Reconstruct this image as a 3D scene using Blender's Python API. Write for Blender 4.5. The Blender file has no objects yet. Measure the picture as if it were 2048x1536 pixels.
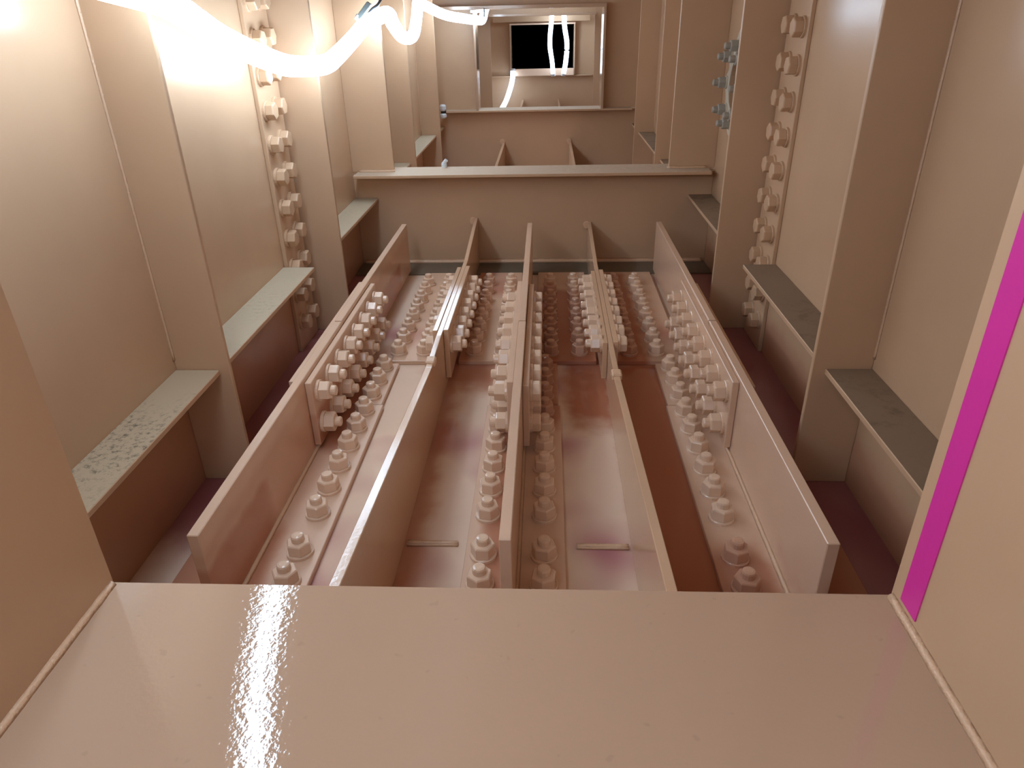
import bpy, bmesh, math, random
from mathutils import Matrix, Vector
random.seed(7)
S = bpy.context.scene
COL = S.collection

# ------------------------------------------------------------------ camera, world, exposure
CW = [[0.9988169398242815, 0.0018502181072281472, -0.04859318278332049],
      [0.04388673339786554, -0.46469237014610415, 0.884383941373689],
      [-0.02094457809845267, -0.8854702580103703, -0.46422381113782396]]
cd = bpy.data.cameras.new('camera')
cam = bpy.data.objects.new('camera', cd)
COL.objects.link(cam)
cd.sensor_width = 36.0
cd.sensor_fit = 'HORIZONTAL'
cd.lens = 1402.0 / 2048.0 * 36.0
cd.clip_start = 0.01
cam.matrix_world = Matrix(((CW[0][0], -CW[0][1], -CW[0][2], 0.0),
                           (CW[1][0], -CW[1][1], -CW[1][2], 0.0),
                           (CW[2][0], -CW[2][1], -CW[2][2], 0.8),
                           (0, 0, 0, 1)))
S.camera = cam
w = bpy.data.worlds.new('world')
S.world = w
w.use_nodes = True
w.node_tree.nodes['Background'].inputs[0].default_value = (0.0, 0.0, 0.0, 1)
w.node_tree.nodes['Background'].inputs[1].default_value = 0.0
S.view_settings.view_transform = 'Standard'
S.view_settings.look = 'None'
S.view_settings.gamma = 1.0
S.view_settings.use_curve_mapping = False
S.view_settings.exposure = 0.0
ROPE = 15.6            # radiance of the light hoses


# ------------------------------------------------------------------ materials
def new_mat(name):
    m = bpy.data.materials.new(name)
    m.use_nodes = True
    nt = m.node_tree
    b = nt.nodes['Principled BSDF']
    return m, nt, b


def N(nt, t, **kw):
    n = nt.nodes.new(t)
    for k, v in kw.items():
        setattr(n, k, v)
    return n


def noise(nt, scale, detail=3.0, rough=0.55):
    g = N(nt, 'ShaderNodeNewGeometry')
    n = N(nt, 'ShaderNodeTexNoise')
    n.inputs['Scale'].default_value = scale
    n.inputs['Detail'].default_value = detail
    n.inputs['Roughness'].default_value = rough
    nt.links.new(g.outputs['Position'], n.inputs['Vector'])
    return n.outputs['Fac']


def ramp(nt, fac, stops):
    r = N(nt, 'ShaderNodeValToRGB')
    e = r.color_ramp.elements
    e[0].position, e[0].color = stops[0][0], stops[0][1]
    e[1].position, e[1].color = stops[1][0], stops[1][1]
    for p, c in stops[2:]:
        k = e.new(p)
        k.color = c
    nt.links.new(fac, r.inputs['Fac'])
    return r.outputs['Color']


def mix(nt, fac, a, b):
    m = N(nt, 'ShaderNodeMix', data_type='RGBA')
    if isinstance(fac, float):
        m.inputs[0].default_value = fac
    else:
        nt.links.new(fac, m.inputs[0])
    for i, v in ((6, a), (7, b)):
        if isinstance(v, tuple):
            m.inputs[i].default_value = v
        else:
            nt.links.new(v, m.inputs[i])
    return m.outputs[2]


def c4(c, k=1.0):
    return (c[0] * k, c[1] * k, c[2] * k, 1)


def paint(name, col, rough=0.38, peel=0.08, peel_scale=160.0, var=0.07, speck=0.0, tint=None, tint_amt=(0.5, 0.62),
          dust=None, dust_speck=None, dust_grain=None):
    """brush / spray applied steel paint: slight mottling, orange peel, optional settled dust on upward faces"""
    m, nt, b = new_mat(name)
    base = ramp(nt, noise(nt, 2.3, 4.0), [(0.3, c4(col, 1 - var)), (0.7, c4(col, 1 + var))])
    if tint:
        f = ramp(nt, noise(nt, 3.1, 2.0), [(tint_amt[0], (0, 0, 0, 1)), (tint_amt[1], (1, 1, 1, 1))])
        base = mix(nt, f, base, c4(tint))
    if speck:
        f = ramp(nt, noise(nt, 70.0, 2.0), [(0.70, (0, 0, 0, 1)), (0.74, (speck, speck, speck, 1))])
        base = mix(nt, f, base, c4(col, 0.35))
    if dust:
        g = N(nt, 'ShaderNodeNewGeometry')
        s = N(nt, 'ShaderNodeSeparateXYZ')
        nt.links.new(g.outputs['Normal'], s.inputs[0])
        up = ramp(nt, s.outputs['Z'], [(0.7, (0, 0, 0, 1)), (0.9, (1, 1, 1, 1))])
        dcol = c4(dust)
        if dust_speck:
            f = ramp(nt, noise(nt, dust_grain or 95.0, 6.0, 0.75), [(0.5, (0, 0, 0, 1)), (0.66, (1, 1, 1, 1))])
            f2 = ramp(nt, noise(nt, 5.0, 2.0), [(0.42, (0, 0, 0, 1)), (0.6, (1, 1, 1, 1))])
            mm = N(nt, 'ShaderNodeMath', operation='MULTIPLY')
            nt.links.new(f, mm.inputs[0])
            nt.links.new(f2, mm.inputs[1])
            dcol = mix(nt, mm.outputs[0], c4(dust), c4(dust_speck))
        base = mix(nt, up, base, dcol)
        rr = N(nt, 'ShaderNodeMapRange')
        rr.inputs[3].default_value = rough
        rr.inputs[4].default_value = 0.75
        nt.links.new(up, rr.inputs[0])
        nt.links.new(rr.outputs[0], b.inputs['Roughness'])
    else:
        b.inputs['Roughness'].default_value = rough
    nt.links.new(base, b.inputs['Base Color'])
    bp = N(nt, 'ShaderNodeBump')
    bp.inputs['Strength'].default_value = peel
    bp.inputs['Distance'].default_value = 0.004
    nt.links.new(noise(nt, peel_scale, 2.0), bp.inputs['Height'])
    nt.links.new(bp.outputs[0], b.inputs['Normal'])
    return m


TAN = (0.60, 0.39, 0.24)
PINK = (0.73, 0.49, 0.345)
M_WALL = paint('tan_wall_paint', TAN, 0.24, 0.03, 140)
M_TAN = paint('tan_steel_paint', TAN, 0.38, 0.04, 150)
M_RIB = paint('tan_rib_paint', (0.68, 0.44, 0.28), 0.15, 0.04, 170)
M_PINK = paint('pinkish_fresh_paint', PINK, 0.25, 0.05, 170)
M_BOLT = paint('pinkish_bolt_paint', (0.79, 0.56, 0.40), 0.18, 0.03, 120)
M_FLANGE = paint('glossy_flange_paint', (0.505, 0.332, 0.222), 0.05, 0.042, 190, 0.03, speck=0.12)
M_FLANGE.node_tree.nodes['Principled BSDF'].inputs['IOR'].default_value = 1.6
for _m in (M_RIB, M_PINK, M_BOLT):
    _m.node_tree.nodes['Principled BSDF'].inputs['IOR'].default_value = 1.55
M_FLOOR = paint('overcoated_floor_paint', (0.78, 0.575, 0.43), 0.09, 0.03, 90, 0.06,
                tint=(0.46, 0.18, 0.20), tint_amt=(0.5, 0.66))
M_SPLICE = paint('pinkish_splice_paint', (0.68, 0.44, 0.30), 0.2, 0.05, 150, 0.05,
                 tint=(0.52, 0.24, 0.16), tint_amt=(0.5, 0.7))
M_LEDGE = paint('dusty_stained_ledge_paint', TAN, 0.4, 0.04, 150, dust=(0.56, 0.43, 0.28),
                dust_speck=(0.11, 0.09, 0.065))
M_LEDGE2 = paint('pale_dusty_ledge_paint', TAN, 0.4, 0.04, 150, dust=(0.50, 0.40, 0.27),
                 dust_speck=(0.38, 0.30, 0.20))
M_LEDGE3 = paint('shaded_dusty_ledge_paint', TAN, 0.4, 0.04, 150, dust=(0.26, 0.18, 0.115),
                 dust_speck=(0.17, 0.115, 0.07), dust_grain=20)  # right ledge dust coloured darker to stand for the weaker light there
M_DUST = paint('grey_settled_dust', (0.17, 0.125, 0.08), 0.85, 0.3, 120, 0.25)
M_FRAME = paint('dusty_frame_paint', TAN, 0.35, 0.04, 150, dust=(0.56, 0.43, 0.31), dust_speck=(0.47, 0.355, 0.25),
                dust_grain=60)
M_WELD = paint('painted_weld_bead', (0.72, 0.47, 0.30), 0.3, 0.35, 260)
M_GREY = paint('pale_grey_touch_up_paint', (0.64, 0.56, 0.44), 0.5, 0.15, 90, 0.1)
M_GREYBOLT = paint('grey_bolt_paint', (0.40, 0.37, 0.31), 0.4, 0.05, 120)
M_DARK = paint('dark_steel', (0.05, 0.05, 0.055), 0.4, 0.02, 100)
M_CLAMP = paint('blue_grey_clamp_steel', (0.10, 0.115, 0.11), 0.35, 0.02, 100)
M_SILVER = paint('pale_metal_clip', (0.75, 0.78, 0.80), 0.3, 0.02, 100)


def add_primer_and_shade(m, col, boxes, soft=0.03, wob=0.05):
    """bare red-brown primer left where the pale spray coat did not reach, also painted ledge shade on the left wall (x0, x1, y0, y1, z0, z1 patches, ragged misty edges)"""
    nt = m.node_tree
    b = nt.nodes['Principled BSDF']
    old = b.inputs['Base Color'].links[0].from_socket
    g = N(nt, 'ShaderNodeNewGeometry')
    n = N(nt, 'ShaderNodeTexNoise')
    n.inputs['Scale'].default_value = 14.0
    n.inputs['Detail'].default_value = 5.0
    nt.links.new(g.outputs['Position'], n.inputs['Vector'])
    off = N(nt, 'ShaderNodeVectorMath', operation='MULTIPLY_ADD')
    off.inputs[1].default_value = (wob, wob * 2.0, wob)
    nt.links.new(n.outputs['Color'], off.inputs[0])
    sh = N(nt, 'ShaderNodeVectorMath', operation='SUBTRACT')
    sh.inputs[1].default_value = (wob / 2, wob, wob / 2)
    nt.links.new(g.outputs['Position'], sh.inputs[0])
    nt.links.new(sh.outputs[0], off.inputs[2])
    sep = N(nt, 'ShaderNodeSeparateXYZ')
    nt.links.new(off.outputs[0], sep.inputs[0])

    def step(sock, a, bb):
        r = N(nt, 'ShaderNodeMapRange', interpolation_type='SMOOTHSTEP')
        r.inputs[1].default_value = a
        r.inputs[2].default_value = bb
        nt.links.new(sock, r.inputs[0])
        return r.outputs[0]

    def op(o, a, c):
        q = N(nt, 'ShaderNodeMath', operation=o)
        for i, v in ((0, a), (1, c)):
            if isinstance(v, float):
                q.inputs[i].default_value = v
            else:
                nt.links.new(v, q.inputs[i])
        return q.outputs[0]
    total = None
    for bx in boxes:
        amt = bx[6] if len(bx) > 6 else 1.0
        cur = None
        for ax, lo, hi in (('X', bx[0], bx[1]), ('Y', bx[2], bx[3]), ('Z', bx[4], bx[5])):
            sf = soft * (2.5 if ax == 'Y' else 1.0)
            for v in ((lo - sf, lo + sf), (hi + sf, hi - sf)):
                if abs(v[0]) > 8:
                    continue
                if v[0] < v[1]:
                    k = step(sep.outputs[ax], v[0], v[1])
                else:
                    k = op('SUBTRACT', 1.0, step(sep.outputs[ax], v[1], v[0]))
                cur = k if cur is None else op('MULTIPLY', cur, k)
        cur = op('MULTIPLY', cur, amt)
        total = cur if total is None else op('MAXIMUM', total, cur)
    nt.links.new(mix(nt, total, old, c4(col)), b.inputs['Base Color'])


B9 = 9.0
PRIMER_AND_SHADE = (0.46, 0.165, 0.085)
add_primer_and_shade(M_FLOOR, PRIMER_AND_SHADE, [(.158, .30, -B9, 1.66, -B9, B9), (.05, .16, 1.33, 1.70, -B9, B9), (-.26, -.213, .8, 1.70, -B9, B9, .75),
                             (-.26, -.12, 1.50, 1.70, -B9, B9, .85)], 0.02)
add_primer_and_shade(M_FLOOR, (0.34, 0.105, 0.12), [(-B9, -.58, .92, B9, -B9, B9, .9), (.46, B9, -B9, B9, -B9, B9, .9)], 0.03)
add_primer_and_shade(M_SPLICE, PRIMER_AND_SHADE, [(-.26, -.20, -B9, B9, -B9, B9, .9), (-.05, .16, -B9, 2.16, -B9, B9), (.14, .262, -B9, 2.32, -B9, B9)], 0.014, 0.04)
add_primer_and_shade(M_PINK, PRIMER_AND_SHADE, [(-.53, -.425, 1.20, 2.2, -B9, .10, .9), (-.53, -.45, -B9, .97, -B9, .12, .8), (-.53, -.44, -B9, B9, -B9, .150, .30), (-.105, -.06, -B9, 1.30, -B9, .05, .8),
                            (-.045, .035, 1.30, 1.70, -B9, .09, .9), (.26, .36, -B9, .92, -B9, .06, .75), (-.70, -.50, -B9, B9, -B9, .12, .8), (.39, .60, -B9, B9, -B9, .12, .9)], 0.016, 0.03)
add_primer_and_shade(M_BOLT, PRIMER_AND_SHADE, [(-.02, .035, 1.30, 2.16, -B9, .06, .65), (.05, .11, 1.60, 2.1, -B9, .06, .5), (.19, .245, 1.6, 2.3, -B9, .06, .6),
                            (-.215, -.16, 1.6, 2.3, -B9, .06, .35), (.26, .36, -B9, .93, -B9, .06, .6)], 0.016, 0.03)
add_primer_and_shade(M_WALL, PRIMER_AND_SHADE, [(-B9, -.60, -.5, 2.6, -B9, .205, .45), (.5, B9, -.5, 2.6, -B9, .10, .5)], 0.03, 0.05)  # left box paints the ledge's shade into the wall; right box reddens its foot


def simple(name, col, rough=0.4, emit=None, strength=0.0):
    m, nt, b = new_mat(name)
    b.inputs['Base Color'].default_value = c4(col)
    b.inputs['Roughness'].default_value = rough
    if emit:
        b.inputs['Emission Color'].default_value = c4(emit)
        b.inputs['Emission Strength'].default_value = strength
    return m


M_MAGENTA = paint('magenta_marking_tape', (0.74, 0.035, 0.36), 0.35, 0.05, 120, 0.04)
M_ROPE = simple('glowing_light_hose', (0.9, 0.9, 0.9), 0.4, (0.78, 1.02, 1.28), ROPE)
M_ROPEC = simple('cool_glowing_light_hose', (0.9, 0.9, 0.9), 0.4, (0.78, 1.02, 1.28), ROPE * 0.5)
M_CAP = simple('pale_plastic_cap', (0.75, 0.77, 0.8), 0.4)


# ------------------------------------------------------------------ mesh helpers
def box(bm, x0, x1, y0, y1, z0, z1):
    vs = [bm.verts.new((x, y, z)) for x in (x0, x1) for y in (y0, y1) for z in (z0, z1)]
    for q in ((0, 1, 3, 2), (4, 6, 7, 5), (0, 4, 5, 1), (2, 3, 7, 6), (0, 2, 6, 4), (1, 5, 7, 3)):
        bm.faces.new([vs[i] for i in q])


def prism(bm, pts, axis, a, b):
    """extrude a 2-D outline along an axis from a to b (outline in the two other axes, in xyz order)"""
    def mk(p, t):
        if axis == 'x':
            return (t, p[0], p[1])
        if axis == 'y':
            return (p[0], t, p[1])
        return (p[0], p[1], t)
    A = [bm.verts.new(mk(p, a)) for p in pts]
    B = [bm.verts.new(mk(p, b)) for p in pts]
    n = len(pts)
    bm.faces.new(A)
    bm.faces.new(B[::-1])
    for i in range(n):
        bm.faces.new((A[i], B[i], B[(i + 1) % n], A[(i + 1) % n]))


def smooth_path(pts, per=10):
    P = [Vector(p) for p in pts]
    P = [P[0] * 2 - P[1]] + P + [P[-1] * 2 - P[-2]]
    out = []
    for i in range(1, len(P) - 2):
        for k in range(per):
            t = k / per
            a, b, c, d = P[i - 1], P[i], P[i + 1], P[i + 2]
            out.append(0.5 * ((2 * b) + (c - a) * t + (2 * a - 5 * b + 4 * c - d) * t * t + (3 * b - a - 3 * c + d) * t ** 3))
    out.append(P[-2])
    return out


def tube(bm, path, r, seg=12, cap=True):
    rings = []
    up = Vector((0, 0, 1))
    n = len(path)
    for i, p in enumerate(path):
        d = (path[min(i + 1, n - 1)] - path[max(i - 1, 0)]).normalized()
        a = d.cross(up)
        if a.length < 0.05:
            a = d.cross(Vector((1, 0, 0)))
        a.normalize()
        b = d.cross(a)
        rings.append([bm.verts.new(p + (a * math.cos(2 * math.pi * k / seg) + b * math.sin(2 * math.pi * k / seg)) * r)
                      for k in range(seg)])
    for i in range(n - 1):
        for k in range(seg):
            bm.faces.new((rings[i][k], rings[i][(k + 1) % seg], rings[i + 1][(k + 1) % seg], rings[i + 1][k]))
    if cap:
        bm.faces.new(rings[0][::-1])
        bm.faces.new(rings[-1])


def lathe(bm, prof, seg, phase=0.0):
    """revolve (r, z) profile about z; closed top and bottom"""
    rings = [[bm.verts.new((r * math.cos(phase + 2 * math.pi * k / seg), r * math.sin(phase + 2 * math.pi * k / seg), z))
              for k in range(seg)] for r, z in prof]
    for i in range(len(rings) - 1):
        for k in range(seg):
            bm.faces.new((rings[i][k], rings[i][(k + 1) % seg], rings[i + 1][(k + 1) % seg], rings[i + 1][k]))
    bm.faces.new(rings[0][::-1])
    bm.faces.new(rings[-1])


def mesh_of(name, bm, mat, bevel=0.0, smooth=False):
    bmesh.ops.recalc_face_normals(bm, faces=bm.faces)
    if bevel:
        bmesh.ops.bevel(bm, geom=[e for e in bm.edges], offset=bevel, segments=1, affect='EDGES', clamp_overlap=True)
    me = bpy.data.meshes.new(name)
    bm.to_mesh(me)
    bm.free()
    me.materials.append(mat)
    if smooth:
        for p in me.polygons:
            p.use_smooth = True
    return me


def link(name, me, parent=None, loc=(0, 0, 0)):
    o = bpy.data.objects.new(name, me)
    COL.objects.link(o)
    o.location = loc
    if parent:
        o.parent = parent
    return o


def part(name, mat, parent, builder, bevel=0.0, smooth=False, label=None):
    """builder(bm) works in world coordinates; the part is stored relative to its thing"""
    bm = bmesh.new()
    builder(bm)
    off = Vector((0, 0, 0))
    p = parent
    while p is not None:
        off += p.location
        p = p.parent
    bmesh.ops.translate(bm, verts=bm.verts, vec=-off)
    o = link(name, mesh_of(name, bm, mat, bevel, smooth), parent)
    if label:
        o['label'] = label
    return o


def boxpart(name, mat, parent, b, bevel=0.0012, label=None):
    return part(name, mat, parent, lambda bm: box(bm, *b), bevel, False, label)


def thing(name, label, cat, loc=(0, 0, 0), group=None):
    o = bpy.data.objects.new(name, None)
    COL.objects.link(o)
    o.location = loc
    o.empty_display_size = 0.05
    o['label'] = label
    o['category'] = cat
    if group:
        o['group'] = group
    return o


def solo(name, label, cat, mat, builder, loc=(0, 0, 0), group=None, bevel=0.0012, smooth=False):
    bm = bmesh.new()
    builder(bm)
    bmesh.ops.translate(bm, verts=bm.verts, vec=-Vector(loc))
    o = link(name, mesh_of(name, bm, mat, bevel, smooth), None, loc)
    o['label'] = label
    o['category'] = cat
    if group:
        o['group'] = group
    return o


def struct(name, mat, builder):
    bm = bmesh.new()
    builder(bm)
    o = link(name, mesh_of(name, bm, mat), None)
    o['kind'] = 'structure'
    return o


# ------------------------------------------------------------------ main dimensions (metres)
WL, WR = -0.675, 0.570           # inner faces of the web plates
XC = (WL + WR) / 2
YB, YE, ZC = -2.2, 6.62, 1.9     # back, far bulkhead, ceiling
T = 0.012
D1, D2, D3, D4 = 0.335, 2.486, 4.30, 6.62
ZF = 0.331                       # top of the diaphragm bottom flanges
LEDGE_Z = 0.242
HY, HZ, HR = 2.32, 0.602, 0.073  # handhole in the right wall

# ------------------------------------------------------------------ the setting
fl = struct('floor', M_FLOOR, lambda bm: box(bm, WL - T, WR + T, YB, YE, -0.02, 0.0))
struct('ceiling', M_WALL, lambda bm: box(bm, WL - T, WR + T, YB, YE, ZC, ZC + 0.02))
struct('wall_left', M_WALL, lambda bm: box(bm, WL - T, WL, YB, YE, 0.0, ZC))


def right_wall(bm):
    """plate with a round handhole cut through it"""
    n = 40
    y0, y1, z0, z1 = HY - 0.16, HY + 0.16, HZ - 0.16, HZ + 0.16
    box(bm, WR, WR + T, YB, y0, 0, ZC)
    box(bm, WR, WR + T, y1, YE, 0, ZC)
    box(bm, WR, WR + T, y0, y1, 0, z0)
    box(bm, WR, WR + T, y0, y1, z1, ZC)
    inn, out = [], []
    for k in range(n):
        a = 2 * math.pi * k / n
        c, s = math.cos(a), math.sin(a)
        f = 0.16 / max(abs(c), abs(s))
        inn.append((HY + HR * c, HZ + HR * s))
        out.append((HY + f * c, HZ + f * s))
    vi = [[bm.verts.new((x, p[0], p[1])) for p in inn] for x in (WR, WR + T)]
    vo = [[bm.verts.new((x, p[0], p[1])) for p in out] for x in (WR, WR + T)]
    for k in range(n):
        j = (k + 1) % n
        bm.faces.new((vi[0][k], vi[0][j], vo[0][j], vo[0][k]))
        bm.faces.new((vi[1][k], vo[1][k], vo[1][j], vi[1][j]))
        bm.faces.new((vi[0][k], vi[1][k], vi[1][j], vi[0][j]))
    # shallow dark pocket behind the hole
    box(bm, WR + 0.07, WR + 0.075, y0, y1, z0, z1)


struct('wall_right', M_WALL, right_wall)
struct('wall_back', M_WALL, lambda bm: box(bm, WL - T, WR + T, YB - 0.012, YB, 0, ZC))

# ------------------------------------------------------------------ bolts (shared meshes)
def nut_profile(bm, af=0.036, h=0.021, z0=0.006):
    R = af / math.sqrt(3)
    lathe(bm, [(R, z0), (R, z0 + h - 0.0025), (R * 0.90, z0 + h)], 6)


bm = bmesh.new(); nut_profile(bm); ME_NUT = mesh_of('hex_nut', bm, M_BOLT, 0.0006)
bm = bmesh.new(); lathe(bm, [(0.0225, 0.0), (0.0225, 0.005), (0.0215, 0.006)], 20); ME_WASH = mesh_of('washer', bm, M_BOLT)
bm = bmesh.new(); lathe(bm, [(0.0108, 0.02), (0.0108, 0.036), (0.0095, 0.0385), (0.006, 0.0395)], 14); ME_END = mesh_of('threaded_end', bm, M_BOLT)
bm = bmesh.new(); nut_profile(bm, 0.036, 0.0165, 0.006); ME_HEAD = mesh_of('hex_head', bm, M_BOLT, 0.0006)
bm = bmesh.new(); nut_profile(bm, 0.036, 0.0195, 0.006); ME_WHEAD = mesh_of('wall_hex_head', bm, M_TAN, 0.0006)
bm = bmesh.new(); lathe(bm, [(0.0225, 0.0), (0.0225, 0.005), (0.0215, 0.006)], 20); ME_WWASH = mesh_of('wall_washer', bm, M_TAN)
bm = bmesh.new(); nut_profile(bm, 0.031, 0.022, 0.005); ME_GNUT = mesh_of('grey_nut', bm, M_GREYBOLT, 0.0006)
bm = bmesh.new(); lathe(bm, [(0.019, 0.0), (0.019, 0.004), (0.018, 0.005)], 18); ME_GWASH = mesh_of('grey_washer', bm, M_GREY)
bm = bmesh.new(); lathe(bm, [(0.010, 0.02), (0.010, 0.040), (0.008, 0.043)], 12); ME_GEND = mesh_of('grey_end', bm, M_GREYBOLT)

AX = {'z': Matrix.Identity(3), 'x': Matrix(((0, 0, 1), (0, 1, 0), (-1, 0, 0))), '-x': Matrix(((0, 0, -1), (0, 1, 0), (1, 0, 0)))}


def bolt(parent, p, axis='z', kind='nut', spin=None):
    a = random.uniform(0, math.pi / 3) if spin is None else spin
    nm, w, e = {'nut': (ME_NUT, ME_WASH, ME_END), 'head': (ME_HEAD, ME_WASH, None),
                'wall': (ME_WHEAD, ME_WWASH, None), 'grey': (ME_GNUT, ME_GWASH, ME_GEND)}[kind]
    o = link('hex_bolt', nm, parent, Vector(p) - parent.location)
    o.rotation_mode = 'QUATERNION'
    o.rotation_quaternion = (AX[axis] @ Matrix.Rotation(a, 3, 'Z')).to_quaternion()
    link('washer', w, o)
    if e:
        link('threaded_end', e, o)
    return o


# ------------------------------------------------------------------ foreground manhole frame (camera looks out over it)
OL, OR = -0.411, 0.311           # opening sides
t1 = thing('manhole_frame', 'glossy pinkish tan flanged manhole frame in the near foreground, with a broad bottom shelf',
           'frame', (XC, D1, 0))
part('web_plate', M_TAN, t1, lambda bm: (box(bm, WL, WR, D1 - .006, D1 + .006, 0, ZF - .012),
                                         box(bm, WL, OL - .012, D1 - .006, D1 + .006, ZF - .012, ZC),
                                         box(bm, OR + .012, WR, D1 - .006, D1 + .006, ZF - .012, ZC),
                                         box(bm, OL - .012, OR + .012, D1 - .006, D1 + .006, 0.98, ZC)))
boxpart('bottom_flange', M_FLANGE, t1, (OL - .012, OR + .012, 0.18, 0.487, ZF - .014, ZF), label='glossy broad bottom shelf')
boxpart('side_flange', M_TAN, t1, (OL - .012, OL, 0.18, 0.487, ZF, 0.98))
boxpart('side_flange', M_TAN, t1, (OR, OR + .012, 0.18, 0.487, ZF, 0.98))
boxpart('top_flange', M_TAN, t1, (OL - .012, OR + .012, 0.18, 0.487, 0.968, 0.98))


def weld_y(bm, x, y0, y1, z, sx, r=0.009):
    """irregular fillet weld along Y in the corner at (x, z); sx = direction away from the plate"""
    n = max(4, int((y1 - y0) / 0.012))
    prev = None
    for i in range(n + 1):
        y = y0 + (y1 - y0) * i / n
        k = r * random.uniform(0.94, 1.05)
        ring = [bm.verts.new((x, y, z)), bm.verts.new((x + sx * k, y, z)), bm.verts.new((x + sx * k * .62, y, z + k * .62)),
                bm.verts.new((x, y, z + k))]
        if prev:
            for a in range(4):
                bm.faces.new((prev[a], prev[(a + 1) % 4], ring[(a + 1) % 4], ring[a]))
        else:
            bm.faces.new(ring[::-1])
        prev = ring
    bm.faces.new(prev)


def weld_z(bm, x, y, z0, z1, sx, sy=-1, r=0.008):
    n = max(4, int((z1 - z0) / 0.012))
    prev = None
    for i in range(n + 1):
        z = z0 + (z1 - z0) * i / n
        k = r * random.uniform(0.94, 1.05)
        ring = [bm.verts.new((x, y, z)), bm.verts.new((x + sx * k, y, z)), bm.verts.new((x + sx * k * .55, y + sy * k * .55, z)),
                bm.verts.new((x, y + sy * k, z))]
        if prev:
            for a in range(4):
                bm.faces.new((prev[a], prev[(a + 1) % 4], ring[(a + 1) % 4], ring[a]))
        else:
            bm.faces.new(ring[::-1])
        prev = ring
    bm.faces.new(prev)


def weld_x(bm, y, x0, x1, z, sy, r=0.007, sz=1):
    n = max(4, int((x1 - x0) / 0.012))
    prev = None
    for i in range(n + 1):
        x = x0 + (x1 - x0) * i / n
        k = r * random.uniform(0.94, 1.05)
        ring = [bm.verts.new((x, y, z)), bm.verts.new((x, y + sy * k, z)), bm.verts.new((x, y + sy * k * .6, z + sz * k * .6)),
                bm.verts.new((x, y, z + sz * k))]
        if prev:
            for a in range(4):
                bm.faces.new((prev[a], prev[(a + 1) % 4], ring[(a + 1) % 4], ring[a]))
        else:
            bm.faces.new(ring[::-1])
        prev = ring
    bm.faces.new(prev)


part('weld_bead', M_WELD, t1, lambda bm: weld_y(bm, OL, 0.19, 0.483, ZF, 1, 0.005), smooth=True)
part('weld_bead', M_WELD, t1, lambda bm: weld_y(bm, OR, 0.19, 0.483, ZF, -1, 0.0055), smooth=True)

solo('tape_strip', 'bright magenta marking strip running up the right side of the near frame', 'tape', M_MAGENTA,
     lambda bm: box(bm, OR - .0012, OR - .0001, 0.4435, 0.470, 0.342, 0.95), (OR, 0.459, 0.342), bevel=0.0)

# ------------------------------------------------------------------ vertical wall stiffeners
STG = 'vertical stiffener plates on the walls'


def stiffener(side, y, depth, label, weld=True, z0=0.0):
    xw = WL if side < 0 else WR
    s = 1 if side < 0 else -1
    t = thing('vertical_stiffener', label, 'stiffener', (xw + s * depth / 2, y + .005, z0), STG)
    boxpart('stiffener_plate', M_TAN, t, (min(xw, xw + s * depth), max(xw, xw + s * depth), y, y + .010, z0, ZC))
    if weld:
        part('weld_bead', M_WELD, t, lambda bm: weld_z(bm, xw, y, z0 + .26, ZC, s, -1, 0.0035), smooth=True)
    return t


stiffener(-1, 1.118, 0.100, 'nearest vertical stiffener plate on the left wall, in front of the bright bay')
stiffener(1, 1.125, 0.103, 'nearest vertical stiffener plate on the right wall, past the magenta strip')
stiffener(-1, 1.866, 0.110, 'left wall stiffener plate just beyond the left wall column of bolt heads', False)
stiffener(1, 1.870, 0.112, 'right wall stiffener plate just beyond the right wall column of bolt heads', False)
stiffener(-1, 3.15, 0.105, 'left wall stiffener plate standing behind the dusty cross beam')
stiffener(1, 3.15, 0.105, 'right wall stiffener plate standing behind the dusty cross beam')
stiffener(-1, 3.95, 0.105, 'farthest left stiffener plate, beside the white clip on the far frame')
stiffener(1, 3.95, 0.105, 'farthest right stiffener plate, just before the far manhole frame')

# ------------------------------------------------------------------ longitudinal wall ledges
def ledge(side, y0, y1, mat, label):
    xw = WL if side < 0 else WR
    s = 1 if side < 0 else -1
    x1 = xw + s * 0.0815
    return solo('wall_ledge', label, 'ledge', mat,
                lambda bm: box(bm, min(xw, x1), max(xw, x1), y0, y1, LEDGE_Z - .010, LEDGE_Z),
                (xw + s * .04, (y0 + y1) / 2, LEDGE_Z - .010), 'longitudinal ledges on the walls')


ledge(-1, D1 + .01, 1.116, M_LEDGE, 'near left wall ledge with dark speckled dirt on its top')
ledge(-1, 1.130, 1.705, M_LEDGE2, 'pale dusty left ledge between the nearest stiffener and the left bolt column')
ledge(-1, 1.878, 2.478, M_LEDGE2, 'grey dusty left ledge ending against the web of the dusty cross beam')
ledge(-1, 2.494, 3.148, M_LEDGE2, 'left ledge directly behind the dusty cross beam, mostly hidden by it')
ledge(-1, 3.162, 3.948, M_LEDGE2, 'pale left ledge between the two stiffeners behind the cross beam')
ledge(-1, 3.962, 4.292, M_LEDGE2, 'farthest left ledge reaching the far manhole frame')
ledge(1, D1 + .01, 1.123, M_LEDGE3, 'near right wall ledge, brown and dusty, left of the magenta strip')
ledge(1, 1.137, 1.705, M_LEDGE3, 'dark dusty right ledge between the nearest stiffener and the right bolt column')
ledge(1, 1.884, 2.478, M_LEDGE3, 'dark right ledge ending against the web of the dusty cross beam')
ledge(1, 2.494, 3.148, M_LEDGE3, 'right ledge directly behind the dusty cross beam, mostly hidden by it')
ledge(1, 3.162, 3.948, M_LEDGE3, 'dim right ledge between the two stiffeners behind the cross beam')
ledge(1, 3.962, 4.292, M_LEDGE3, 'farthest right ledge reaching the far manhole frame')

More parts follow.
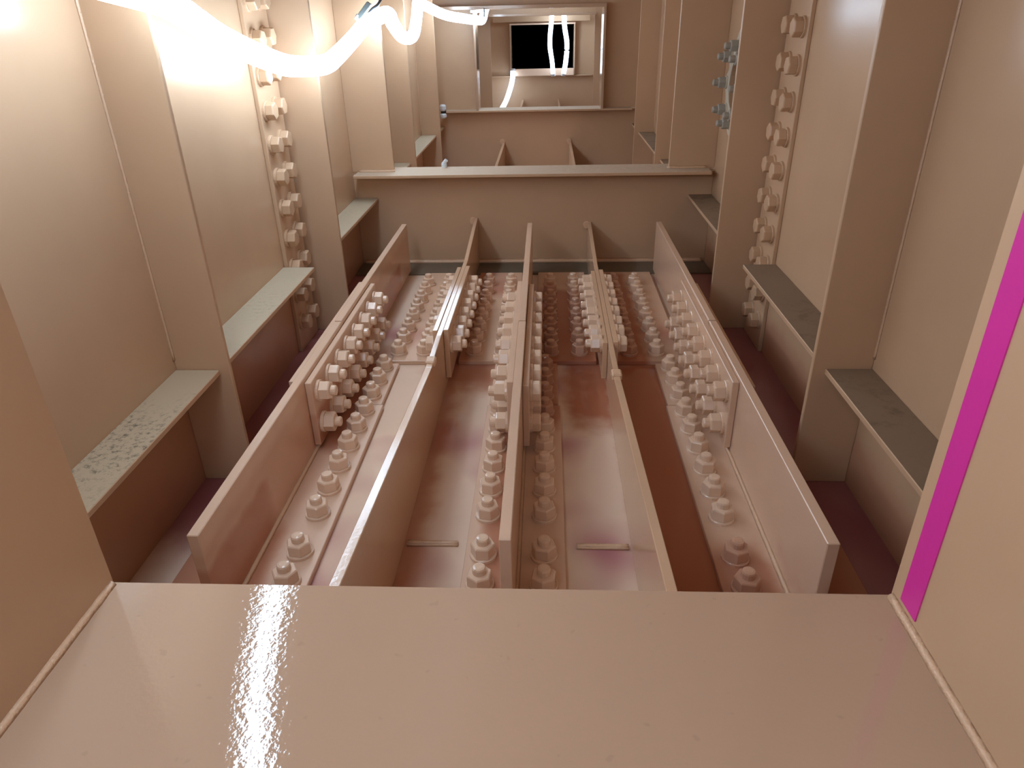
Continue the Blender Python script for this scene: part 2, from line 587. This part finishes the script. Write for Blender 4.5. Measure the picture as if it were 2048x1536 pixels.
# ------------------------------------------------------------------ bolted web splice strips on the walls
def wall_splice(side, label):
    xw = WL if side < 0 else WR
    s = 1 if side < 0 else -1
    xf = xw + s * 0.010
    t = thing('wall_splice_strip', label, 'splice plate', (xw + s * .005, 1.785, 0.0), 'bolted wall splice strips')
    boxpart('strip_plate', M_TAN, t, (min(xw, xf), max(xw, xf), 1.712, 1.859, 0.0, ZC))
    for k in range(16):
        z = 0.078 + 0.0765 * k
        if abs(z - LEDGE_Z) < 0.02 and False:
            continue
        bolt(t, (xf, 1.742, z), 'x' if s > 0 else '-x', 'wall')
        bolt(t, (xf, 1.808, z + 0.004), 'x' if s > 0 else '-x', 'wall')
    return t


wall_splice(-1, 'vertical strip with paired bolt heads on the left wall, under the glowing hose')
wall_splice(1, 'vertical strip with paired bolt heads on the right wall')

# ------------------------------------------------------------------ thin original floor ribs (continuous, wavy top)
def rib_plate(bm, x0, x1, prof):
    pts = [(y, 0.0) for y in (prof[-1][0], prof[0][0])]
    pts = [(prof[0][0], 0.0)] + [(y, z) for y, z in prof] + [(prof[-1][0], 0.0)]
    prism(bm, pts, 'x', x0, x1)


def floor_rib(x0, x1, prof, inner, label, zb):
    xm = (x0 + x1) / 2
    t = thing('floor_rib', label, 'rib', (xm, 1.4, 0), 'thin ribs along the floor')
    yj = [p for p in prof if p[0] <= 1.36]
    fj = [p for p in prof if p[0] >= 1.36]
    zj = 0.5 * (yj[-1][1] + fj[0][1])
    part('rib_plate', M_RIB, t, lambda bm: rib_plate(bm, x0, x1, yj + [(1.36, zj)]), 0.001)
    part('rib_plate', M_RIB, t, lambda bm: rib_plate(bm, x0 + .001, x1 - .001, [(1.362, zj)] + fj), 0.001)
    part('weld_bead', M_WELD, t, lambda bm: box(bm, x0 - .004, x1 + .004, 1.345, 1.375, zj - .012, zj + .004), 0.003)
    zt = zb
    for xa, xb, dy in ((x0 - .0115, x0 + .0005, 0.0), (x1 - .0005, x1 + .0115, 0.012)):
        part('splice_plate', M_RIB, t, lambda bm: prism(bm, [(1.515 + dy * .3, 0.02), (1.515 + dy * .3, zt[0]), (2.03 + dy, zt[1]), (2.03 + dy, 0.02)],
                                                          'x', xa, xb), 0.001)
    for k in range(8):
        y = 1.548 + 0.0635 * k
        z = 0.098
        for xf, ax, kind in ((x1 + .0115, 'x', 'nut' if inner > 0 else 'head'), (x0 - .0115, '-x', 'nut' if inner < 0 else 'head')):
            bolt(t, (xf, y, z), ax, kind)
    return t


LEFTP = [(0.345, .235), (0.62, .208), (1.33, .142), (1.49, .146), (2.10, .130), (2.478, .168)]
RIGHTP = [(0.345, .212), (0.65, .182), (1.33, .112), (1.60, .114), (2.11, .118), (2.478, .150)]
rl = floor_rib(-0.257, -0.243, LEFTP, 1, 'left thin floor rib with a shiny rippled top edge and a row of bolts', (.147, .133))
rr = floor_rib(0.145, 0.159, RIGHTP, -1, 'right thin tan floor rib between the middle and right bolted beams', (.115, .119))


def short_rib(x0, x1, y0, y1, z, label):
    return solo('floor_rib', label, 'rib', M_RIB, lambda bm: box(bm, x0, x1, y0, y1, 0, z), ((x0 + x1) / 2, (y0 + y1) / 2, 0), 'thin ribs along the floor')


short_rib(-0.257, -0.243, 2.494, 4.292, .145, 'left thin rib emerging behind the dusty cross beam')
short_rib(0.130, 0.144, 2.494, 4.292, .145, 'right thin rib emerging behind the dusty cross beam')
short_rib(-0.215, -0.200, 4.312, 6.60, .150, 'left small rib seen through the far manhole frame')
short_rib(0.095, 0.110, 4.312, 6.60, .150, 'right small rib seen through the far manhole frame')

# ------------------------------------------------------------------ bolted reinforcing beams (tee sections)
YROW = [0.822, 0.891] + [0.994 + 0.0735 * k for k in range(9)]


def tee_beam(xw0, xw1, fx0, fx1, rows, nutside, label, outer_heads=False):
    """web between xw0..xw1, flange fx0..fx1 on the floor, splice plates with nuts on side nutside"""
    xm = (xw0 + xw1) / 2
    H = 0.178
    t = thing('reinforcing_beam', label, 'beam', (xm, 1.55, 0), 'bolted reinforcing beams on the floor')
    boxpart('web_plate', M_PINK, t, (xw0, xw1, 0.735, 1.497, 0.012, H))
    boxpart('web_plate', M_PINK, t, (xw0 - .0006, xw1 - .0006, 1.501, 2.36, 0.012, H + .001))
    boxpart('bottom_flange', M_PINK, t, (fx0, fx1, 0.735, 1.398, 0.0, 0.012))
    boxpart('bottom_flange', M_PINK, t, (fx0 + .004, fx1 - .004, 1.401, 1.615, 0.0, 0.012))
    part('weld_bead', M_WELD, t, lambda bm: weld_y(bm, xw1, 0.74, 1.60, 0.012, 1, 0.006), smooth=True)
    part('weld_bead', M_WELD, t, lambda bm: weld_y(bm, xw0, 0.74, 1.60, 0.012, -1, 0.006), smooth=True)
    boxpart('splice_plate', M_PINK, t, (xw1 + .0005, xw1 + .0135, 1.205, 1.79, 0.024, H - .010 if nutside > 0 else H - .014))
    boxpart('splice_plate', M_PINK, t, (xw0 - .0135, xw0 - .0005, 1.205, 1.79, 0.024, H - .006))
    xf = xw1 + .0135 if nutside > 0 else xw0 - .0135
    xb = xw0 - .0135 if nutside > 0 else xw1 + .0135
    ax, bx = ('x', '-x') if nutside > 0 else ('-x', 'x')
    for k in range(8):
        y = 1.238 + 0.0735 * k
        for z in (0.135, 0.062):
            bolt(t, (xf, y, z), ax, 'nut')
            if outer_heads:
                bolt(t, (xb, y, z), bx, 'head')
    for x in rows:
        for y in YROW:
            bolt(t, (x, y, 0.012), 'z', 'nut')
    return t


tee_beam(-0.494, -0.477, -0.596, -0.376, (-0.410,), 1, 'left bolted reinforcing beam with nuts facing the middle')
tee_beam(-0.0633, -0.0465, -0.134, 0.032, (-0.103, -0.003), -1, 'middle bolted reinforcing beam, its pale top edge pointing at the viewer', True)
tee_beam(0.370, 0.387, 0.272, 0.490, (0.307,), -1, 'right bolted reinforcing beam with nuts facing the middle')

# ------------------------------------------------------------------ floor splice plates between the ribs
def floor_splice(x0, x1, rows, label):
    t = thing('floor_splice_plate', label, 'splice plate', ((x0 + x1) / 2, 1.98, 0), 'bolted plates between the floor ribs')
    boxpart('plate', M_SPLICE, t, (x0, x1, 1.630, 2.335, 0.0, 0.012))
    for x in rows:
        for k in range(8):
            bolt(t, (x, 1.676 + 0.0765 * k, 0.012), 'z', 'nut')
    return t


floor_splice(-0.402, -0.272, (-0.391, -0.322), 'bolted floor plate between the left beam and the left thin rib')
floor_splice(-0.228, -0.082, (-0.189, -0.116), 'bolted floor plate between the left thin rib and the middle beam')
floor_splice(-0.028, 0.130, (0.012, 0.087), 'bolted floor plate between the middle beam and the right thin rib')
floor_splice(0.174, 0.355, (0.217, 0.287), 'bolted floor plate between the right thin rib and the right beam')
part('dust_strip', M_DUST, fl, lambda bm: box(bm, WL + .002, WR - .002, 2.345, 2.478, 0.0002, 0.004), label='grey dust strip at the foot of the cross beam')
part('weld_bead', M_WELD, fl, lambda bm: (weld_x(bm, 0.925, -0.238, -0.150, 0.0, 1, 0.006), weld_x(bm, 0.935, -0.238, -0.150, 0.0, -1, 0.006)), smooth=True)
part('weld_bead', M_WELD, fl, lambda bm: (weld_x(bm, 0.922, 0.052, 0.140, 0.0, 1, 0.006), weld_x(bm, 0.932, 0.052, 0.140, 0.0, -1, 0.006)), smooth=True)

# ------------------------------------------------------------------ dusty cross beam (second diaphragm)
t2 = thing('cross_beam', 'dusty steel cross beam spanning wall to wall past the bolted beams', 'beam', (XC, D2, 0))
boxpart('web_plate', M_TAN, t2, (WL, WR, D2 - .006, D2 + .006, 0, ZF - .010))
boxpart('bottom_flange', M_FRAME, t2, (WL + .018, WR - .022, 2.409, 2.560, ZF - .010, ZF), label='dusty horizontal flange')
boxpart('side_plate', M_TAN, t2, (WL, -0.528, D2 - .006, D2 + .006, ZF, ZC))
boxpart('side_plate', M_TAN, t2, (0.416, WR, D2 - .006, D2 + .006, ZF, ZC))
part('weld_bead', M_WELD, t2, lambda bm: (weld_x(bm, D2 - .006, -0.65, -0.525, ZF, -1), weld_x(bm, D2 - .006, 0.41, 0.545, ZF, -1)), smooth=True)
part('weld_bead', M_WELD, t2, lambda bm: weld_x(bm, D2 - .006, WL + .01, WR - .01, 0.004, -1, 0.012), smooth=True)
for xs, zs in ((-0.262, 0.168), (0.142, 0.150)):
    part('scallop_ring', M_WELD, t2, lambda bm: prism(bm, [(xs + .012 * math.cos(a * math.pi / 8), zs - .012 + .014 * math.sin(a * math.pi / 8)) for a in range(16)],
                                                      'y', D2 - .012, D2 - .005), 0.002)

# ------------------------------------------------------------------ far manhole frame (third diaphragm)
FL3, FR3 = -0.385, 0.303
Z3 = 0.836
t3 = thing('manhole_frame', 'far manhole frame with thin side flanges, hung with the end of the glowing hose', 'frame', (XC, D3, 0))
part('web_plate', M_TAN, t3, lambda bm: (box(bm, WL, WR, D3 - .006, D3 + .006, 0, ZF - .010),
                                         box(bm, WL, FL3 - .012, D3 - .006, D3 + .006, ZF, ZC),
                                         box(bm, FR3 + .012, WR, D3 - .006, D3 + .006, ZF, ZC),
                                         box(bm, FL3 - .012, FR3 + .012, D3 - .006, D3 + .006, Z3 + .012, ZC)))
boxpart('bottom_flange', M_FRAME, t3, (WL + .09, WR - .09, 4.225, 4.375, ZF - .010, ZF))
boxpart('side_flange', M_FLANGE, t3, (FL3 - .012, FL3, 4.225, 4.375, ZF, Z3))
boxpart('side_flange', M_FLANGE, t3, (FR3, FR3 + .014, 4.225, 4.375, ZF, Z3))
boxpart('top_flange', M_FLANGE, t3, (WL + .09, FR3 + .014, 4.225, 4.375, Z3, Z3 + .018))

for xs in (-0.258, 0.130):
    part('weld_patch', M_WELD, t3, lambda bm: prism(bm, [(xs + .016 * math.cos(a * math.pi / 8), 0.150 + .018 * math.sin(a * math.pi / 8)) for a in range(16)],
                                                    'y', D3 - .016, D3 - .0065), 0.002)

t35 = thing('stiffening_frame', 'plain inner frame standing behind the far manhole frame', 'frame', (XC, 5.2, 0))
boxpart('side_plate', M_TAN, t35, (WL, -0.374, 5.19, 5.20, 0, ZC))
boxpart('side_plate', M_TAN, t35, (0.316, WR, 5.19, 5.20, 0, ZC))
boxpart('top_plate', M_TAN, t35, (-0.374, 0.316, 5.19, 5.20, 0.806, ZC))
boxpart('top_flange', M_FLANGE, t35, (-0.374, 0.316, 5.05, 5.19, 0.800, 0.814))

# ------------------------------------------------------------------ far bulkhead with the dark hatch
HX0, HX1, HZ0, HZ1 = -0.300, 0.226, 0.352, 0.735
t4 = thing('bulkhead', 'end bulkhead with a square black hatch opening and a lit sill', 'bulkhead', (XC, D4, 0))
part('bulkhead_plate', M_TAN, t4, lambda bm: (box(bm, WL, HX0, D4 - .006, D4 + .006, 0, ZC), box(bm, HX1, WR, D4 - .006, D4 + .006, 0, ZC),
                                              box(bm, HX0, HX1, D4 - .006, D4 + .006, 0, HZ0 - .01), box(bm, HX0, HX1, D4 - .006, D4 + .006, HZ1 + .012, ZC)))
boxpart('hatch_coaming', M_PINK, t4, (HX0 - .002, HX1 + .004, D4 - .085, D4 - .07, HZ0 - .006, HZ0 + .050))
boxpart('hatch_jamb', M_FLANGE, t4, (HX0 - .010, HX0, D4 - .08, D4 + .12, HZ0, HZ1))
boxpart('hatch_jamb', M_FLANGE, t4, (HX1, HX1 + .012, D4 - .08, D4 + .12, HZ0, HZ1))
boxpart('hatch_head', M_PINK, t4, (HX0 - .01, HX1 + .012, D4 - .08, D4 + .12, HZ1, HZ1 + .012))
boxpart('shelf_flange', M_FRAME, t4, (-0.475, 0.39, D4 - .05, D4 - .007, 0.338, 0.346))
boxpart('lintel_plate', M_TAN, t4, (-0.45, 0.36, D4 - .06, D4 - .048, 0.757, 0.80))

# ------------------------------------------------------------------ handhole ring with grey bolts on the right wall
t5 = thing('handhole_ring', 'pale grey ring of bolts round a hole in the right wall', 'ring', (WR - .002, HY, HZ - .17))


def ring_mesh(bm):
    n = 96
    vi, vo = [[], []], [[], []]
    for k in range(n):
        a = 2 * math.pi * k / n
        ro = 0.117 + 0.011 * math.cos(8 * a) + 0.003 * math.sin(13 * a)
        if abs(math.sin(a)) > 0.93:
            ro += 0.022
        for j, x in enumerate((WR - .003, WR - .0003)):
            vi[j].append(bm.verts.new((x, HY + HR * 1.0 * math.cos(a), HZ + HR * math.sin(a))))
            vo[j].append(bm.verts.new((x, HY + ro * math.cos(a), HZ + ro * math.sin(a))))
    for k in range(n):
        j = (k + 1) % n
        bm.faces.new((vi[0][k], vi[0][j], vo[0][j], vo[0][k]))
        bm.faces.new((vi[1][k], vo[1][k], vo[1][j], vi[1][j]))
        bm.faces.new((vi[0][k], vi[1][k], vi[1][j], vi[0][j]))
        bm.faces.new((vo[0][k], vo[0][j], vo[1][j], vo[1][k]))


part('ring_plate', M_GREY, t5, ring_mesh)
for k in range(8):
    a = 2 * math.pi * k / 8
    bolt(t5, (WR - .003, HY + .108 * math.cos(a), HZ + .108 * math.sin(a)), '-x', 'grey')

# ------------------------------------------------------------------ glowing light hoses
def hose(name, label, pts, r, mat, caps=True, per=10):
    t = thing(name, label, 'light', pts[0], 'glowing light hoses')
    path = smooth_path(pts, per)
    part('glowing_tube', mat, t, lambda bm: tube(bm, path, r, 14), smooth=True)
    if caps:
        for e, f in ((path[0], path[1]), (path[-1], path[-2])):
            d = (e - f).normalized()
            part('end_cap', M_CAP, t, lambda bm: tube(bm, [e - d * .004, e + d * .014], r * 1.08, 14))
    return t


HOOK = (-0.510, 2.44, 0.812)
hose('light_hose', 'long glowing white light hose draped along the left wall and reaching the far frame, plus an added unseen run beyond it',
     [(0.42, -1.5, 1.25), (0.38, -1.0, 1.16), (0.27, -0.62, 1.11), (0.03, -0.45, 1.10), (-0.22, -0.25, 1.03), (-0.35, 0.18, 0.905), (-0.372, 0.36, 0.887), (-0.384, 0.49, 0.878), (-0.445, 0.66, 0.867), (-0.500, 0.85, 0.852), (-0.541, 1.10, 0.831), (-0.566, 1.25, 0.803),
      (-0.586, 1.40, 0.773), (-0.573, 1.60, 0.726), (-0.560, 1.70, 0.711), (-0.535, 1.83, 0.707), (-0.562, 2.05, 0.716), (-0.567, 2.28, 0.754),
      (-0.552, 2.38, 0.787), HOOK, (-0.501, 2.50, 0.812), (-0.510, 2.60, 0.785), (-0.528, 2.85, 0.742), (-0.520, 3.02, 0.742), (-0.520, 3.14, 0.80),
      (-0.535, 3.30, 0.860), (-0.560, 3.60, 0.855), (-0.50, 3.85, 0.815), (-0.43, 4.02, 0.797), (-0.358, 4.20, 0.785), (-0.350, 4.33, 0.797), (-0.335, 4.43, 0.855), (-0.25, 4.60, 0.96), (0.0, 4.80, 1.02), (0.20, 5.0, 1.06)], 0.0225, M_ROPE)  # run past the far frame is added out of sight to light that bay
hose('light_hose', 'left of the two glowing strips hanging in front of the black hatch',
     [(-0.10, 5.55, 1.16), (-0.05, 5.95, 1.10), (0.02, 6.30, 0.97), (0.040, 6.42, 0.85), (0.037, 6.44, 0.752), (0.028, 6.42, 0.66), (0.027, 6.41, 0.57), (0.045, 6.41, 0.46), (0.054, 6.42, 0.365)], 0.018, M_ROPEC)  # unseen upper run added so the bay ahead is lit
hose('light_hose', 'right of the two glowing strips hanging in front of the black hatch',
     [(0.22, 5.60, 1.14), (0.19, 6.00, 1.08), (0.15, 6.32, 0.95), (0.140, 6.42, 0.84), (0.142, 6.44, 0.756), (0.148, 6.42, 0.70), (0.166, 6.41, 0.59), (0.158, 6.41, 0.46), (0.141, 6.42, 0.365)], 0.019, M_ROPEC)  # its hidden upper run too is added to light the bay
hose('light_hose', 'short glowing strip hanging below the left corner of the black hatch',
     [(-0.286, 6.50, 0.392), (-0.292, 6.48, 0.32), (-0.315, 6.42, 0.24), (-0.345, 6.34, 0.165), (-0.385, 6.28, 0.10)], 0.020, M_ROPEC)

# ------------------------------------------------------------------ hooks and clips that hold the hose
hx, hy, hz = HOOK
t6 = thing('hanging_hook', 'dark chain hook holding the hose up at the edge of the cross beam', 'hook', (hx, hy, hz))
part('hook_bar', M_DARK, t6, lambda bm: tube(bm, smooth_path([(hx - .045, hy - .03, hz - .005), (hx - .025, hy - .03, hz + .016), (hx - .006, hy - .028, hz + .028), (hx + .006, hy - .02, hz + .045)], 5), 0.004, 8), smooth=True)
part('clamp_plate', M_CLAMP, t6, lambda bm: prism(bm, [(hx - .072, hz - .002), (hx - .060, hz - .010), (hx - .022, hz + .030), (hx - .034, hz + .038)], 'y', hy - .045, hy - .030), 0.001)
part('clamp_knob', M_SILVER, t6, lambda bm: tube(bm, [Vector((hx - .076, hy - .04, hz - .010)), Vector((hx - .066, hy - .04, hz + .002))], 0.006, 10), smooth=True)
for k in range(4):
    def lk(bm, k=k):
        pts = [Vector((hx + .004 + .006 * math.cos(a * math.pi / 6) * (1 if k % 2 else .3), hy - .018 + .006 * math.cos(a * math.pi / 6) * (0.3 if k % 2 else 1), hz + .052 + k * .018 + .011 * math.sin(a * math.pi / 6))) for a in range(13)]
        tube(bm, pts, 0.0024, 6, False)
    part('chain_link', M_DARK, t6, lk, smooth=True)

t7 = thing('hose_clip', 'white clip bracket gripping the hose end under the far frame top', 'clip', (-0.366, 4.205, 0.79))
boxpart('clip_plate', M_SILVER, t7, (-0.406, -0.328, 4.196, 4.222, 0.822, 0.835))
boxpart('clip_arm', M_SILVER, t7, (-0.392, -0.380, 4.196, 4.218, 0.775, 0.822))
boxpart('clip_arm', M_SILVER, t7, (-0.348, -0.336, 4.196, 4.218, 0.785, 0.822))
boxpart('lever', M_DARK, t7, (-0.334, -0.328, 4.190, 4.196, 0.80, 0.842))

t8 = thing('pipe_clip', 'small white clip on the left end of the far frame bottom flange', 'clip', (-0.585, 4.215, ZF - .03))
part('jaw', M_SILVER, t8, lambda bm: lathe(bm, [(0.014, ZF + .004), (0.019, ZF + .012), (0.019, ZF + .03), (0.012, ZF + .038)], 12), 0.0)
part('jaw', M_SILVER, t8, lambda bm: lathe(bm, [(0.012, ZF - .035), (0.019, ZF - .028), (0.019, ZF - .016), (0.014, ZF - .010)], 12), 0.0)
boxpart('clip_spine', M_DARK, t8, (-0.6, -0.57, 4.224, 4.230, ZF - .014, ZF + .006))
for c in t8.children:
    if c.name.startswith('jaw'):
        c.location += Vector((-0.585, 4.208, 0))
t9 = thing('eye_bolt', 'small silver fitting standing on the cross beam flange at left', 'fitting', (-0.362, 2.545, ZF))
part('stem', M_SILVER, t9, lambda bm: tube(bm, [Vector((-0.362, 2.545, ZF)), Vector((-0.362, 2.545, ZF + .012))], 0.010, 10))
part('cap', M_SILVER, t9, lambda bm: tube(bm, [Vector((-0.366, 2.545, ZF + .011)), Vector((-0.352, 2.542, ZF + .026))], 0.0065, 10))
